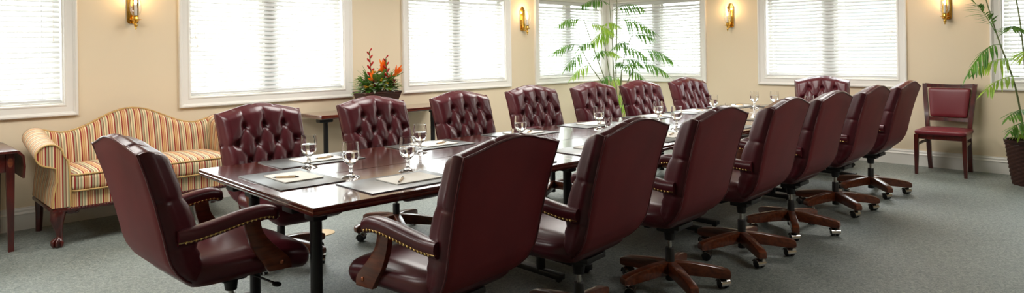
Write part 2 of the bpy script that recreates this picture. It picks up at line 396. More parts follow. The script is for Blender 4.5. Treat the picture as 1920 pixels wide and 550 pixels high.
def tuft(y, z):
    d = 0
    for (by, bz) in BUT: d -= .034 * math.exp(-((y - by) ** 2 + (z - bz) ** 2) / .024 ** 2) ; 
    g = 9
    for (a, b, c, e) in SEG:
        t = max(0, min(1, ((y - a) * (c - a) + (z - b) * (e - b)) / ((c - a) ** 2 + (e - b) ** 2)))
        g = min(g, math.hypot(y - a - t * (c - a), z - b - t * (e - b)))
    d -= .010 * math.exp(-g / .009)
    return d + .010 * min(1, g / .05)
def back_cushion():
    NS, NT = 84, 92; mb = MB(); F = []; zb = Z_BOT
    S = [math.sin(PI / 2 * (2 * i / NS - 1)) * .35 + (2 * i / NS - 1) * .65 for i in range(NS + 1)]
    v = []
    for j in range(NT + 1):
        t = j / NT
        for s_ in S:
            zt = ztop(s_); z = zb + (zt - zb) * t; zz = z - (zt - Z_COR) * t * .0
            y = s_ * half_w(z - (zt - Z_COR) * t)
            e1 = min(1, (1 - abs(s_)) * half_w(z) / .05); e2 = min(1, (zt - z) / .045)
            e = math.sqrt(max(0, 1 - (1 - e1) ** 2)) * math.sqrt(max(0, 1 - (1 - e2) ** 2))
            th = thick(z); x = rear_x(z) + th * .55 + th * .45 * e + tuft(y, z) * (.15 + .85 * min(e1, e2)) * (1 if z > .53 else .3)
            v.append((x, y, z))
    f = []; W = NS + 1
    for j in range(NT):
        for i in range(NS): f.append((j * W + i, j * W + i + 1, (j + 1) * W + i + 1, (j + 1) * W + i))
    # boxing from the border of the front face to the border of the rear panel, with pleats
    border = [(0, j) for j in range(NT, -1, -1)] ; border = [(i, NT) for i in range(NS + 1)] + [(NS, j) for j in range(NT - 1, -1, -1)] + [(i, 0) for i in range(NS - 1, -1, -1)] + [(0, j) for j in range(1, NT)]
    K = 7; base = len(v); nb = len(border)
    for k in range(1, K + 1):
        u = k / K
        for (i, j) in border:
            s_, t = S[i], j / NT; zt = ztop(s_); z = zb + (zt - zb) * t; y0 = s_ * half_w(z - (zt - Z_COR) * t)
            x0 = v[j * W + i][0]; x1 = rear_x(z)
            bul = .011 * math.sin(PI * min(1, u)); 
            if j == NT:
                for q in (-.62, -.13, .36): bul -= .008 * math.exp(-abs(s_ - q) / .022)
                for q in (-.95, .95): bul -= .006 * math.exp(-abs(s_ - q) / .03)
            elif i in (0, NS): bul -= .009 * math.exp(-abs(z - .800 + .012 * u) / .007) + .005 * math.exp(-abs(z - .585) / .008)
            ny = (1 if i == NS else -1 if i == 0 else 0) ; nz = 1 if j == NT else (-1 if j == 0 else 0)
            v.append((x0 + (x1 - x0) * u, y0 + ny * bul, z + nz * bul))
    for k in range(K):
        for q in range(nb):
            q2 = (q + 1) % nb
            if k == 0:
                a = border[q][1] * W + border[q][0]; b = border[q2][1] * W + border[q2][0]
            else: a, b = base + (k - 1) * nb + q, base + (k - 1) * nb + q2
            f.append((a, base + k * nb + q, base + k * nb + q2, b))
    mb.add(v, f); return mb
def back_panel():
    NS, NT = 40, 48; mb = MB(); v, f = [], []; W = NS + 1; zb = Z_BOT + .003
    pos = lambda s_, t, out: None
    for j in range(NT + 1):
        for i in range(NS + 1):
            s_ = 2 * i / NS - 1; t = j / NT; zt = ztop(s_) - .002; z = zb + (zt - zb) * t; y = s_ * (half_w(z - (zt - Z_COR) * t) - .002)
            e = min(1, min((1 - abs(s_)) / .08, (1 - t) / .08, t / .08))
            v.append((rear_x(z) - .004 - .008 * e - .016 * (1 - s_ * s_) * math.sin(PI * t), y, z))
    for j in range(NT):
        for i in range(NS): f.append((j * W + i, j * W + i + 1, (j + 1) * W + i + 1, (j + 1) * W + i))
    mb.add(v, f); pip = []
    for j in range(NT + 1): t = j / NT; pip.append((-1, t))
    for i in range(1, NS + 1): pip.append((2 * i / NS - 1, 1))
    for j in range(NT - 1, -1, -1): pip.append((1, j / NT))
    path = []
    for s_, t in pip:
        zt = ztop(s_); z = zb + (zt - zb) * t; path.append((rear_x(z) - .004, s_ * half_w(z - (zt - Z_COR) * t), z))
    return mb, MB().tube(path, .0050, 6)
ARM = [(-.21, .668), (-.13, .670), (-.03, .686), (.06, .703), (.13, .712), (.18, .713), (.212, .706)]
def arm_y(x): return .287 + .016 * min(1, max(0, (x + .1) / .3))
def arm(sg):
    C = catmull([(x, sg * arm_y(x), z - .035) for x, z in ARM], 6); mb = MB(); N = 20; v, f = [], []
    ends = [(C[0], .9)] + [(p, 1) for p in C] ; T = len(C)
    rings = [(p, 1.0) for p in C] + [(C[-1] + Vector((.014, 0, -.003)), .93), (C[-1] + Vector((.024, 0, -.007)), .74), (C[-1] + Vector((.029, 0, -.010)), .40)]
    for p, sc in rings:
        for k in range(N):
            th = 2 * PI * k / N; c, s_ = math.cos(th), math.sin(th)
            yy = .038 * math.copysign(abs(c) ** .6, c) * sc; zz = (.035 * math.copysign(abs(s_) ** .75, s_)) * sc
            if s_ < 0: yy *= .88
            v.append((p.x, p.y + yy, p.z + zz))
    for i in range(len(rings) - 1):
        for k in range(N): f.append((i * N + k, i * N + (k + 1) % N, (i + 1) * N + (k + 1) % N, (i + 1) * N + k))
    f.append(tuple(range(N))[::-1]); f.append(tuple(range((len(rings) - 1) * N, len(rings) * N)))
    mb.add(v, f)
    nl = MB(); L = 0; last = None; step = .0205; D = [0]
    for i in range(1, T): D.append(D[-1] + (C[i] - C[i - 1]).length)
    q = .03
    while q < D[-1]:
        i = max(k for k in range(T) if D[k] <= q); i = min(i, T - 2); u = (q - D[i]) / (D[i + 1] - D[i]); p = C[i].lerp(C[i + 1], u)
        for e in (-1, 1): nl.ball((p.x, p.y + e * .0350, p.z - .019), .0064, 6, (1, .6, 1))
        q += step
    for e in (-1, 1): nl.tube([(p.x, p.y + e * .0290, p.z - .017) for p in C] + [(C[-1].x + .012, C[-1].y + e * .014, C[-1].z - .017), (C[-1].x + .014, C[-1].y, C[-1].z - .017)], .0045, 5)
    for a in range(1, 4):
        e = C[-1]; nl.ball((e.x + .027, e.y + (a - 2) * .016, e.z - .019), .0064, 6, (.6, 1, 1))
    return mb, nl
def catm2(P, n): return [(p.x, p.y) for p in catmull([(a, b, 0) for a, b in P], n)]
def arm_support(sg):
    L = catm2([(.085, .668), (.092, .61), (.108, .55), (.135, .49), (.170, .44), (.200, .392)], 4)
    R = catm2([(.312, .388), (.306, .43), (.262, .48), (.205, .54), (.168, .60), (.158, .678)], 4)
    return MB().prism(L + R, 'y', sg * .273, sg * .303, .004)
def seat():
    def fn(p):
        x, y, z = p; t = (x + .19) / .64
        y *= 1 - .12 * max(0, (.25 - t) / .25)
        z -= .045 * max(0, (t - .6) / .4) ** 2
        if z < .42: y *= 1 - .08 * min(1, (.42 - z) / .06)
        return (x + .014 * (1 - (y / .27) ** 2) * (1 if t > .5 else 0), y, z)
    return MB().cushion((.15, 0, .438), (.59, .54, .130), .056, 18, (.01, .012, .022), fn)
def make_chair():
    r = thing('conference_chair', 'x', 'chair', (0, 0, 0), 0, 'burgundy leather conference chairs around the table')
    back_cushion().build('back_cushion', 'leather', r, 60)
    bp, pip = back_panel(); o = bp.build('back_panel', 'leather_back', r, 60); pip.build('piping', 'piping', o, 60)
    seat().build('seat', 'leather', r, 60)
    for sg in (1, -1):
        a, nl = arm(sg); o = a.build('arm', 'leather', r, 60); nl.build('nailhead_trim', 'nail', o, 60)
        o = arm_support(sg).build('arm_support', 'cherry', r, 35)
        MB().ball((.262, sg * .304, .425), .011, 10, (1, .45, 1)).build('bolt', 'copper', o, 60)
    mc = MB().box((.02, 0, .352), (.26, .17, .028), .006).box((0, 0, .322), (.12, .1, .03), .006)
    mc.lathe([(.028, .255), (.034, .30), (.045, .33), (.045, .34)], 20)
    mc.tube([(.10, 0, .33), (.15, 0, .31), (.17, 0, .31)], .014, 8); o = mc.build('tilt_mechanism', 'plastic', r, 40)
    lv = MB().tube(catmull([(.05, -.05, .335), (.08, -.16, .325), (.10, -.235, .315)], 4), .006, 6).ball((.105, -.262, .312), .03, 10, (.7, 1, .35)); lv.build('lever', 'plastic', o, 60)
    g = MB().lathe([(.0135, .18), (.0135, .34)], 16); o = g.build('gas_lift', 'chrome', r, 60)
    MB().lathe([(.026, .045), (.027, .05), (.027, .235), (.024, .24), (.014, .24)], 20).build('sleeve', 'plastic', o, 50)
    for k in range(5):
        a = 2 * PI * k / 5; mt = Matrix.Rotation(a, 4, 'Z')
        top = catm2([(.020, .158), (.12, .154), (.24, .138), (.315, .124), (.346, .110)], 4); bot = catm2([(.350, .092), (.343, .070), (.30, .067), (.20, .074), (.10, .080), (.020, .082)], 4)
        o = MB().prism(top + bot, 'y', -.026, .026, .0065, mt).build('leg', 'cherry', r, 40)
        ca = MB(); t = random.uniform(-1.2, 1.2); mk = mt @ Matrix.Translation((.318, 0, 0)) @ Matrix.Rotation(t, 4, 'Z') @ Matrix.Diagonal((1.14, 1.2, 1.12, 1))
        ca.lathe([(.007, .04), (.007, .075)], 8, mtx=mk)
        for e in (-1, 1):
            rot = mk @ Matrix.Translation((-.018, e * .014, .026)) @ Matrix.Rotation(PI / 2, 4, 'X')
            ca.lathe([(.0, -.010), (.020, -.010), (.0255, -.006), (.0255, .006), (.020, .010), (0, .010)], 18, mtx=rot)
        c = ca.build('caster', 'plastic', o, 40)
        hd = MB(); prof = []
        for q in range(0, 11):
            th = math.radians(-10 + 17 * q); prof.append((-.018 + .029 * math.cos(th), .026 + .029 * math.sin(th)))
        prof += [(-.018 + .0268 * math.cos(math.radians(-10 + 17 * q)), .026 + .0268 * math.sin(math.radians(-10 + 17 * q))) for q in range(10, -1, -1)]
        hd.prism(prof, 'y', -.027, .027, 0, mk); hd.build('caster_hood', 'chrome', o, 50)
    return r
chair0 = make_chair(); first = [True]
UPPER = ('back_cushion', 'back_panel', 'seat', 'arm', 'arm_support', 'tilt_mechanism')
def put_chair(x, y, heading, label, lift=0.0, turn=None):          # lift: how far the gas lift is raised
    o = chair0 if first[0] else copy_tree(chair0); first[0] = False
    for ch in o.children:
        ch.location.x = 0
        if ch.name.split('.')[0] in UPPER: ch.location.z = lift
        elif ch.name.startswith('leg'): ch.rotation_euler.z = BASE_TURN[0] if turn is None else turn
    BASE_TURN[0] += .37
    return place(o, (x, y, 0), heading, label)
BASE_TURN = [0.0]
near = [(1.93, 2.31, 5, .012), (2.66, 2.20, 5, .03), (3.50, 2.19, 2, .03), (4.40, 2.18, 2, .03), (5.22, 2.18, 0, .03), (6.16, 2.18, 0, .03), (7.10, 2.18, 0, .03)]
nl = ['burgundy leather chair seen from behind in the foreground, largest of all the chair backs',
      'burgundy leather chair seen from behind, second from the front of the near row',
      'burgundy leather chair seen from behind, third from the front, its star base in full view',
      'burgundy leather chair seen from behind, fourth from the front of the near row',
      'burgundy leather chair seen from behind, fifth from the front of the near row',
      'burgundy leather chair seen from behind, next to last of the near row',
      'burgundy leather chair seen from behind, last of the near row, nearest the side chair']
o = put_chair(1.21, 3.34, 0.03, 'burgundy leather chair side on at the near end of the table, seat in view', .01)
for ch in o.children:
    if not ch.name.split('.')[0] in UPPER or ch.name.startswith('tilt'): ch.location.x = .15
for (x, y, a, up), l in zip(near, nl): put_chair(x, y, PI / 2 + math.radians(a), l, up, math.radians((-6, -8, -2, -8, -26, -4, -10)[near.index((x, y, a, up))]))
far = [(2.14, 0, 4.77, 0), (3.07, 0, 4.735, .002), (3.98, -4, 4.70, .0), (4.89, -8, 4.665, .008), (5.83, -8, 4.63, 0), (6.58, -8, 4.53, -.008), (7.56, -10, 4.49, -.008)]   # x and y of the crown
fl = ['tufted burgundy chair facing us in front of the striped sofa', 'tufted burgundy chair facing us directly below the flower arrangement',
      'tufted burgundy chair facing us at the right end of the console table', 'tufted burgundy chair facing us, fourth along the window side, below a sconce',
      'tufted burgundy chair facing us just left of the corner palm', 'tufted burgundy chair facing us just right of the corner palm',
      'tufted burgundy chair facing us, last along the window side, brightly lit buttons']
for (x, a, yc, up), l in zip(far, fl):
    h_ = -PI / 2 + math.radians(a)
    k_ = 1 + (.018 if x > 4 else .006)
    put_chair(x * k_ + .365 * math.cos(h_), yc * k_ + .365 * math.sin(h_), h_, l, up)
put_chair(8.28, 3.06, PI + .38, 'tufted burgundy chair facing us at the far head of the table', 0)

# ------------------------------------------------------------------ conference table (eight folding tables pushed together)
TH = math.radians(-2.1); T0 = Vector((1.47, 2.722, 0)); TW = .737; TZ = .74
ts, tt = Vector((math.cos(TH), math.sin(TH), 0)), Vector((-math.sin(TH), math.cos(TH), 0))
def TF(s_, t, z=TZ): p = T0 + ts * s_ + tt * t; return Vector((p.x, p.y, z))
def TI(x, y): d = Vector((x, y, 0)) - T0; return d.dot(ts), d.dot(tt)
def slab(mb, L, W, z=TZ):
    h = .042; prof = [(.004, 0), (0, -.004), (0, -.013), (.003, -.016), (.003, -.019), (0, -.022), (0, -.030), (.006, -.040), (.010, -.042)]
    v, f = [], []
    for (i, dz) in prof: v += [(i, i, z + dz), (L - i, i, z + dz), (L - i, W - i, z + dz), (i, W - i, z + dz)]
    for k in range(len(prof) - 1):
        for c in range(4): c2 = (c + 1) % 4; f.append((k * 4 + c, k * 4 + c2, (k + 1) * 4 + c2, (k + 1) * 4 + c))
    f.append((0, 1, 2, 3)); n = (len(prof) - 1) * 4; f.append((n + 3, n + 2, n + 1, n)); mb.add(v, f)
def folding_leg(root, x, y, foot0, foot1, sgn):
    lg = MB().lathe([(.029, .03), (.029, TZ - .09)], 20, (x, y, 0)).build('leg', 'black', root, 50)
    MB().box((x, (foot0 + foot1) / 2, .033), (.055, foot1 - foot0, .036), .008).box((x, foot0 + .03, .008), (.03, .03, .016), .004).box((x, foot1 - .03, .008), (.03, .03, .016), .004).build('foot', 'black', lg, 40)
    MB().box((x, y, TZ - .078), (.075, .10, .068), .012).box((x - sgn * .0, y + .12, TZ - .058), (.05, .16, .03), .006).box((x, y - .09, TZ - .058), (.045, .08, .026), .008).box((x - sgn * .075, y + .10, TZ - .062), (.05, .11, .034), .008).build('leg_bracket', 'plastic', lg, 40)
LEN = [1.78, 1.56, 1.56, 1.56]
names = ['at the near end', 'second from the near end', 'third from the near end', 'at the far end']
s0 = 0
for k, L in enumerate(LEN):
    for row in (0, 1):
        p = TF(s0, row * TW, 0)
        r = thing('conference_table', 'mahogany folding table %s of the %s row' % (names[k], ('near side', 'window side')[row]), 'table', p, TH, 'folding tables joined into the long conference table')
        mb = MB(); slab(mb, L - .002, TW - .002); mb.build('tabletop', 'mahogany', r, 20)
        for x, sg in ((.13, 1), (L - .13, -1)):
            folding_leg(r, x, .235, .05, .55 if row == 0 else .40, sg)
        s0k = L
    s0 += L
# ------------------------------------------------------------------ settings on the table
def make_pad():
    o = MB().box((0, 0, .003), (.56, .36, .006), .0025).build('desk_pad', 'pad', smooth=40); tag(o, 'x', 'desk pad', 'black desk pads on the table'); return o
def make_note():
    o = MB().box((0, 0, .003), (.28, .215, .006), .001, 1).build('notepad', 'paper', smooth=30); tag(o, 'x', 'notepad', 'cream notepads on the desk pads'); return o
def make_pen():
    r = thing('pen', 'x', 'pen', (0, 0, 0), 0, 'pens on the notepads'); X = Matrix.Rotation(PI / 2, 4, 'Y')
    MB().lathe([(.0045, -.05), (.0052, -.045), (.0052, .045), (.0045, .05)], 10, mtx=X).build('barrel', 'penbody', r, 40)
    MB().lathe([(.0010, -.070), (.0032, -.058), (.0042, -.05)], 10, mtx=X).build('tip', 'plastic', r, 40)
    MB().lathe([(.0042, .05), (.0042, .062), (.002, .064), (.002, .070)], 10, mtx=X).box((.035, 0, .0068), (.04, .003, .0015)).build('clip', 'plastic', r, 40); return r
def make_goblet():
    r = thing('water_goblet', 'x', 'glass', (0, 0, 0), 0, 'water goblets on the table')
    out = [(0, 0), (.050, 0), (.052, .002), (.044, .007), (.018, .015), (.009, .025), (.0095, .035), (.014, .042), (.0095, .049), (.009, .058), (.013, .068), (.026, .078), (.039, .092), (.0455, .112), (.047, .133), (.0455, .165), (.0425, .195)]
    inn = [(.0410, .195), (.0440, .165), (.0455, .133), (.0440, .113), (.0375, .0935), (.025, .0800), (.010, .0745), (0, .0735)]
    MB().lathe(out + inn, 36, cap=False).build('bowl', 'glass', r, 60)
    MB().lathe([(0, .0738), (.0097, .0748), (.0247, .0803), (.0372, .0938), (.0437, .1133), (.0452, .133), (.0448, .142), (0, .142)], 36, cap=False).build('water', 'water', r, 60); return r
def make_tumbler():
    o = MB().lathe([(0, 0), (.029, 0), (.031, .003), (.035, .085), (.0335, .085), (.0295, .010), (0, .009)], 28, cap=False).build('tumbler', 'glass', smooth=50); tag(o, 'x', 'glass', 'short tumblers on the table'); return o
PADS = []; FOOT = {'make_pad': (.28, .18), 'make_note': (.14, .1075)}
def clear_spot(x, y, r):            # slide towards the room until the foot stands clear of the desk pads
    for k in range(40):
        q = 1 - .004 * k; ok = True
        for (px, py, a, hx, hy) in PADS:
            dx, dy = x * q - px, y * q - py; lx, ly = dx * math.cos(a) + dy * math.sin(a), -dx * math.sin(a) + dy * math.cos(a)
            if abs(lx) < hx + r and abs(ly) < hy + r: ok = False; break
        if ok: return x * q, y * q
    return x, y
def stamp(make):
    proto = [None]
    def put(x, y, z, rz, label):
        if make.__name__ in FOOT: PADS.append((x, y, rz) + FOOT[make.__name__])
        if proto[0] is None: o = proto[0] = make()
        else: o = copy_tree(proto[0])
        return place(o, (x, y, z), rz, label)
    return put
pad, note, pen, goblet, tumbler = stamp(make_pad), stamp(make_note), stamp(make_pen), stamp(make_goblet), stamp(make_tumbler)
ZT = TZ + .0002; ZP = ZT + .0062; ZN = ZP + .0062
# near end
e = (1.74, 3.46)
pad(e[0], e[1], ZT, TH - PI / 2, 'black desk pad at the near end of the table, glaring white with window light')
note(e[0] + .02, e[1] + .01, ZP, TH - PI / 2, 'notepad at the near end of the table with a pen lying lengthwise')
pen(1.705, 3.45, ZN + .0053, -.66, 'pen with pale wooden barrel on the notepad at the near end')
ordn = ['first', 'second', 'third', 'fourth', 'fifth', 'sixth', 'last']
for k, (x, y, a, up) in enumerate(near):
    s_, t = TI(x, y); s_ += .14
    c = TF(s_, .24)
    pad(c.x, c.y, ZT, TH, 'black desk pad before the %s chair of the near row' % ordn[k])
    c = TF(s_ + .06, .25); note(c.x, c.y, ZP, TH, 'cream notepad before the %s chair of the near row' % ordn[k])
    if k == 0: pen(2.075, 2.91, ZN + .0053, .75, 'small pen on the notepad before the foreground chair')
    elif k in (3,): c = TF(s_ + .05, .25); pen(c.x, c.y, ZN + .0053, .3, 'pen on the notepad before the fourth chair of the near row')
for k, (x, a, yc, up) in enumerate(far):
    s_, t = TI(x, 4)
    if k == 6: s_ -= .12
    c = TF(s_, 2 * TW - .215); pad(c.x, c.y, ZT, TH + PI, 'black desk pad before the %s chair of the window side' % ordn[k])
    c = TF(s_ + .03, 2 * TW - .22); note(c.x, c.y, ZP, TH + PI, 'cream notepad before the %s chair of the window side' % ordn[k])
    c = TF(s_ + .06, 2 * TW - .26); pen(c.x, c.y, ZN + .0053, .1 + .2 * k, 'pen on the notepad before the %s chair of the window side' % ordn[k])
Lt = sum(LEN); c = TF(Lt - .24, .75); pad(c.x, c.y, ZT, TH + PI / 2, 'black desk pad at the far head of the table'); note(c.x, c.y, ZP, TH + PI / 2, 'cream notepad at the far head of the table')
gl = [(1.988, 3.722, 'stemmed water goblet between the near-end notepad and the first window-side desk pad'), (1.985, 3.25, 'stemmed water goblet in front of the near-end desk pad, lowest of all in view'),
      (2.31, 3.17, 'stemmed water goblet behind the foreground desk pad'), (2.80, 3.70, 'stemmed water goblet beside the desk pad below the flowers'),
      (3.64, 3.56, 'stemmed water goblet before the third window-side chair, just over the foreground chair'), (4.64, 3.59, 'stemmed water goblet before the chair left of the corner palm'),
      (5.44, 3.51, 'stemmed water goblet before the chair right of the corner palm'), (5.04, 3.07, 'stemmed water goblet standing alone on the white glare between the second and third near chairs'),
      (6.53, 3.53, 'stemmed water goblet before the last window-side chair'), (7.35, 3.47, 'stemmed water goblet at the far end, in clear view against the wall'),
      (7.72, 3.40, 'taller of two glasses over the fourth near chair'), (7.62, 2.96, 'stemmed water goblet seen against the chair at the table head')]
GP = []
for x, y, l in gl:
    x, y = clear_spot(x, y, .053); GP.append((x, y)); goblet(x, y, ZT, random.uniform(0, 3), l)
for x, y in GP: PADS.append((x, y, 0, .045, .045))
for x, y, l in [(3.68, 3.65, 'short clear tumbler beside the goblet before the third window-side chair'), (4.84, 3.64, 'short clear tumbler beside the goblet left of the corner palm'),
                (6.85, 3.53, 'short clear tumbler beside the goblet before the last window-side chair'), (7.74, 3.27, 'short tumbler in front of the taller glass over the fourth near chair')]:
    x, y = clear_spot(x, y, .034); PADS.append((x, y, 0, .03, .03)); tumbler(x, y, ZT, 0, l)
tag(MB().lathe([(0, 0), (.10, 0), (.10, .004), (.092, .007), (0, .007)], 32).build('floor_outlet_cover', mat('cream_plate', srgb(226, 200, 160), .4), loc=(2.70, 4.86, 0)), 'round cream cover plate on the carpet under the table', 'floor plate')

# ------------------------------------------------------------------ console table with flower arrangement
CZ = .785
r = thing('console_table', 'narrow mahogany table with black legs against the wall between two windows', 'table', (3.50, 6.28, 0))
mb = MB(); slab(mb, 1.83, .50, CZ); mb.build('tabletop', 'mahogany', r, 20)
for x in (.19, 1.64):
    lg = MB().lathe([(.027, .03), (.027, CZ - .07)], 20, (x, .25, 0)).build('leg', 'black', r, 50)
    MB().box((x, .25, .03), (.055, .42, .03), .008).build('foot', 'black', lg, 40)
    MB().box((x - .06 * (1 if x < 1 else -1) * .5, .22, CZ - .068), (.16, .09, .05), .012).build('leg_bracket', 'plastic', lg, 40)
fa = thing('flower_arrangement', 'tropical flower arrangement with orange and red blooms in a dark wooden planter', 'flowers', (4.33, 6.50, CZ + .0005))
pl = MB()
def rect_ring(mb, prof):
    v, f = [], []
    for (a, b, z) in prof: v += [(-a, -b, z), (a, -b, z), (a, b, z), (-a, b, z)]
    for k in range(len(prof) - 1):
        for c in range(4): c2 = (c + 1) % 4; f.append((k * 4 + c, k * 4 + c2, (k + 1) * 4 + c2, (k + 1) * 4 + c))
    f.append((0, 1, 2, 3)); n = (len(prof) - 1) * 4; f.append((n, n + 1, n + 2, n + 3)); mb.add(v, f)
rect_ring(pl, [(.175, .10, 0), (.19, .11, 0), (.19, .11, .015), (.175, .10, .022), (.235, .135, .185), (.24, .14, .19), (.24, .14, .205), (.225, .125, .205), (.20, .11, .17)])
pl.build('planter', 'planter', fa, 20)
def leaf(mb, base, d, L, w, up=(0, 0, 1), bend=.2, n=5):
    d = Vector(d).normalized(); side = d.cross(Vector(up)); side = side.normalized() if side.length > 1e-3 else Vector((1, 0, 0)); nn = side.cross(d)
    v = []; B = Vector(base)
    for i in range(n + 1):
        t = i / n; c = B + d * (L * t) - nn * 0 + Vector((0, 0, -bend * L * t * t)); hw = w * .5 * (math.sin(PI * min(.98, t * .93 + .05))) ** .8
        v += [c - side * hw + nn * hw * .25, c, c + side * hw + nn * hw * .25]
    f = []
    for i in range(n):
        for k in (0, 1): f.append((i * 3 + k, i * 3 + k + 1, (i + 1) * 3 + k + 1, (i + 1) * 3 + k))
    mb.add(v, f)
rng = random.Random(3)
def sprays(name, m, count, h0, h1, L, w, spread, tilt):
    mb = MB()
    for _ in range(count):
        a = rng.uniform(0, 2 * PI); q = math.sqrt(rng.random()); x, y = spread[0] * q * math.cos(a), spread[1] * q * math.sin(a); z = rng.uniform(h0, h1)
        el = rng.uniform(*tilt); d = (math.cos(a) * math.cos(el), math.sin(a) * math.cos(el), math.sin(el)); leaf(mb, (x, y, z), d, L * rng.uniform(.7, 1.2), w * rng.uniform(.8, 1.2), bend=rng.uniform(.1, .5))
    o = mb.build(name, m, fa, 0); return o
sprays('green_foliage', 'fol', 150, .20, .33, .15, .050, (.19, .10), (.25, 1.3))
sprays('light_foliage', 'leaf', 60, .20, .34, .16, .034, (.20, .11), (.1, 1.3))
sprays('sage_foliage', 'sage', 80, .20, .30, .11, .044, (.20, .12), (.05, .7))
sprays('spiky_foliage', 'fol', 26, .2, .34, .24, .020, (.16, .09), (.8, 1.35))
def heliconia(x, y, z0, z1, lean):
    mb = MB(); st = MB(); P = [Vector((x, y, .12)), Vector((x + lean * .4, y, z0)), Vector((x + lean, y, z1))]; st.tube(catmull(P, 5), .006, 6)
    n = 8
    for k in range(n):
        t = k / (n - 1); c = P[1].lerp(P[2], t); e = 1 if k % 2 else -1
        mt = Matrix.Translation(c) @ Matrix.Rotation(e * .75, 4, 'Y'); mb.ball((0, 0, .026), .038 * (1 - .45 * t), 8, (.42, .42, 1.15), mt)
    o = mb.build('heliconia_bloom', 'redbract', fa, 60); st.build('stem', 'fol', o, 60)
heliconia(-.085, -.02, .38, .66, -.03); heliconia(.07, -.10, .30, .58, -.02)
def strelitzia(x, y, z, az, spread_):
    mb = MB(); bk = MB(); dx = math.cos(az)
    bk.tube(catmull([(x - .02 * dx, y, .15), (x - .01 * dx, y, z - .06), (x, y, z), (x + .07 * dx, y - .01, z + .018), (x + .15 * dx, y - .02, z + .05)], 4), [.007] * 9 + [.010] * 3 + [.009, .007, .004, .003, .002], 8)
    for k in range(6):
        el = .5 + .20 * k + rng.uniform(-.1, .1); leaf(mb, (x + .01 * dx * k, y - .004 * k, z + .006), (dx * math.cos(el), rng.uniform(-.35, .25), math.sin(el)), .15 * rng.uniform(.8, 1.1), .034, up=(0, 1, 0), bend=-.05)
    o = mb.build('bird_of_paradise', 'orange', fa, 0); bk.build('beak', 'fol', o, 60)
strelitzia(-.03, -.05, .42, 0, 1); strelitzia(.16, -.05, .36, 0, 1); strelitzia(-.06, -.08, .30, PI, 1); strelitzia(.13, .0, .42, PI, 1)
for (x, y, z) in ((-.10, -.10, .27), (.145, -.11, .27), (.02, -.09, .31)):
    mb = MB()
    for k in range(14): a = 2 * PI * k / 14; leaf(mb, (x, y, z), (.45 * math.cos(a), .45 * math.sin(a), 1), .07, .02, bend=-.1)
    mb.ball((x, y, z + .02), .018, 8, (1, 1, 1.5)); mb.build('protea_bloom', 'protea', fa, 60)
for (x, y, z) in ((-.14, -.09, .28), (.0, -.12, .25), (.05, -.11, .29), (.13, -.08, .33), (.17, -.09, .29), (-.03, -.10, .34), (-.08, -.05, .42), (.07, -.12, .23), (-.19, -.06, .27)):
    mb = MB()
    for k in range(7): mb.ball((x + rng.uniform(-.018, .018), y + rng.uniform(-.015, .015), z + rng.uniform(-.015, .015)), .011, 6)
    mb.build('yellow_bloom', 'yellow', fa, 60)

# ------------------------------------------------------------------ camelback sofa
so = thing('camelback_sofa', 'striped camelback settee with rolled arms and claw feet against the wall', 'sofa', (1.85, 6.30, 0))
HW = .74; YF, YR = -.36, .44          # half length, front and rear of the frame (local)
def sofa_top(x):
    a = min(1, abs(x) / (HW - .06)); return .80 + .17 * (.5 * (1 + math.cos(PI * min(1, a / .80)))) + .035 * max(0, (a - .8) / .2)
def sofa_back():
    mb = MB(); NX, NZ = 60, 16; v, st, f = [], [], []
    for side in (0, 1):
        for j in range(NZ + 1):
            for i in range(NX + 1):
                x = -HW + .03 + (2 * HW - .06) * i / NX; z0, z1 = .40, sofa_top(x); t = j / NZ; z = z0 + (z1 - z0) * t
                e = math.sqrt(max(0, 1 - max(0, (t - .86) / .14) ** 2)); lean = .09 * (z - .4) / .5
                y = (.255 + lean - .02 * math.sin(PI * t) + .05 * (1 - e)) if side == 0 else (.37 + lean - .05 * (1 - e))
                v.append((x, y, z)); st.append(x)
    W = NX + 1; H = (NZ + 1) * W
    for side in (0, 1):
        for j in range(NZ):
            for i in range(NX): a = side * H + j * W + i; f.append((a, a + 1, a + W + 1, a + W))
    top = [NZ * W + i for i in range(W)]
    for i in range(NX): f.append((top[i], top[i + 1], H + top[i + 1], H + top[i])); f.append((i, i + 1, H + i + 1, H + i))
    for j in range(NZ):
        for i in (0, NX): f.append((j * W + i, (j + 1) * W + i, H + (j + 1) * W + i, H + j * W + i))
    mb.add(v, f, st); return mb
sofa_back().build('back', 'stripe', so, 50, attr=True)
pp = [(x, .30, 0) for x in np.linspace(-HW + .03, HW - .03, 50)]
MB().tube([(x, .255 + .09 * (sofa_top(x) - .4) / .5 + .035, sofa_top(x) - .006) for x, _, _ in pp], .007, 6).build('back_piping', mat('piping_cord', srgb(196, 160, 100), .6), so, 60)
def sofa_arm(sg):
    mb = MB(); v, st, f = [], [], []; NY = 18
    for j in range(NY + 1):
        t = j / NY; y = YF + (YR - .06 - YF) * t; zc = .695 + .075 * t ** 1.5; R = .082; base = HW - .0
        flare = .035 * (1 - t)
        pts = [(base - .115, .30), (base - .115, .42), (base - .115 + .004, .56), (base - .11 + .01, zc - .05)]
        for k in range(0, 15):
            th = PI - k * (PI * 1.42) / 14; pts.append((base - .02 + flare + .0 + R * math.cos(th) * 1.05, zc + R * math.sin(th)))
        x3, z3 = pts[-1]
        pts += [(base - .035 + flare * .3, zc - .10), (base - .03, zc - .20), (base - .01, .42), (base + .0, .30)]
        L = 0
        for k, (x, z) in enumerate(pts): v.append((sg * x, y, z)); st.append(y + .02)
    n = len(pts)
    for j in range(NY):
        for k in range(n): f.append((j * n + k, j * n + (k + 1) % n, (j + 1) * n + (k + 1) % n, (j + 1) * n + k))
    mb.add(v, f, st)
    capv = v[:n]; cf = [tuple(range(n))]
    mb.add(capv, cf, [p[0] for p in capv]); capv = v[-n:]; mb.add(capv, cf, [p[0] for p in capv])
    path = [(q[0], q[1] - .004, q[2]) for q in v[:n]]
    return mb, MB().tube(path, .0065, 6)
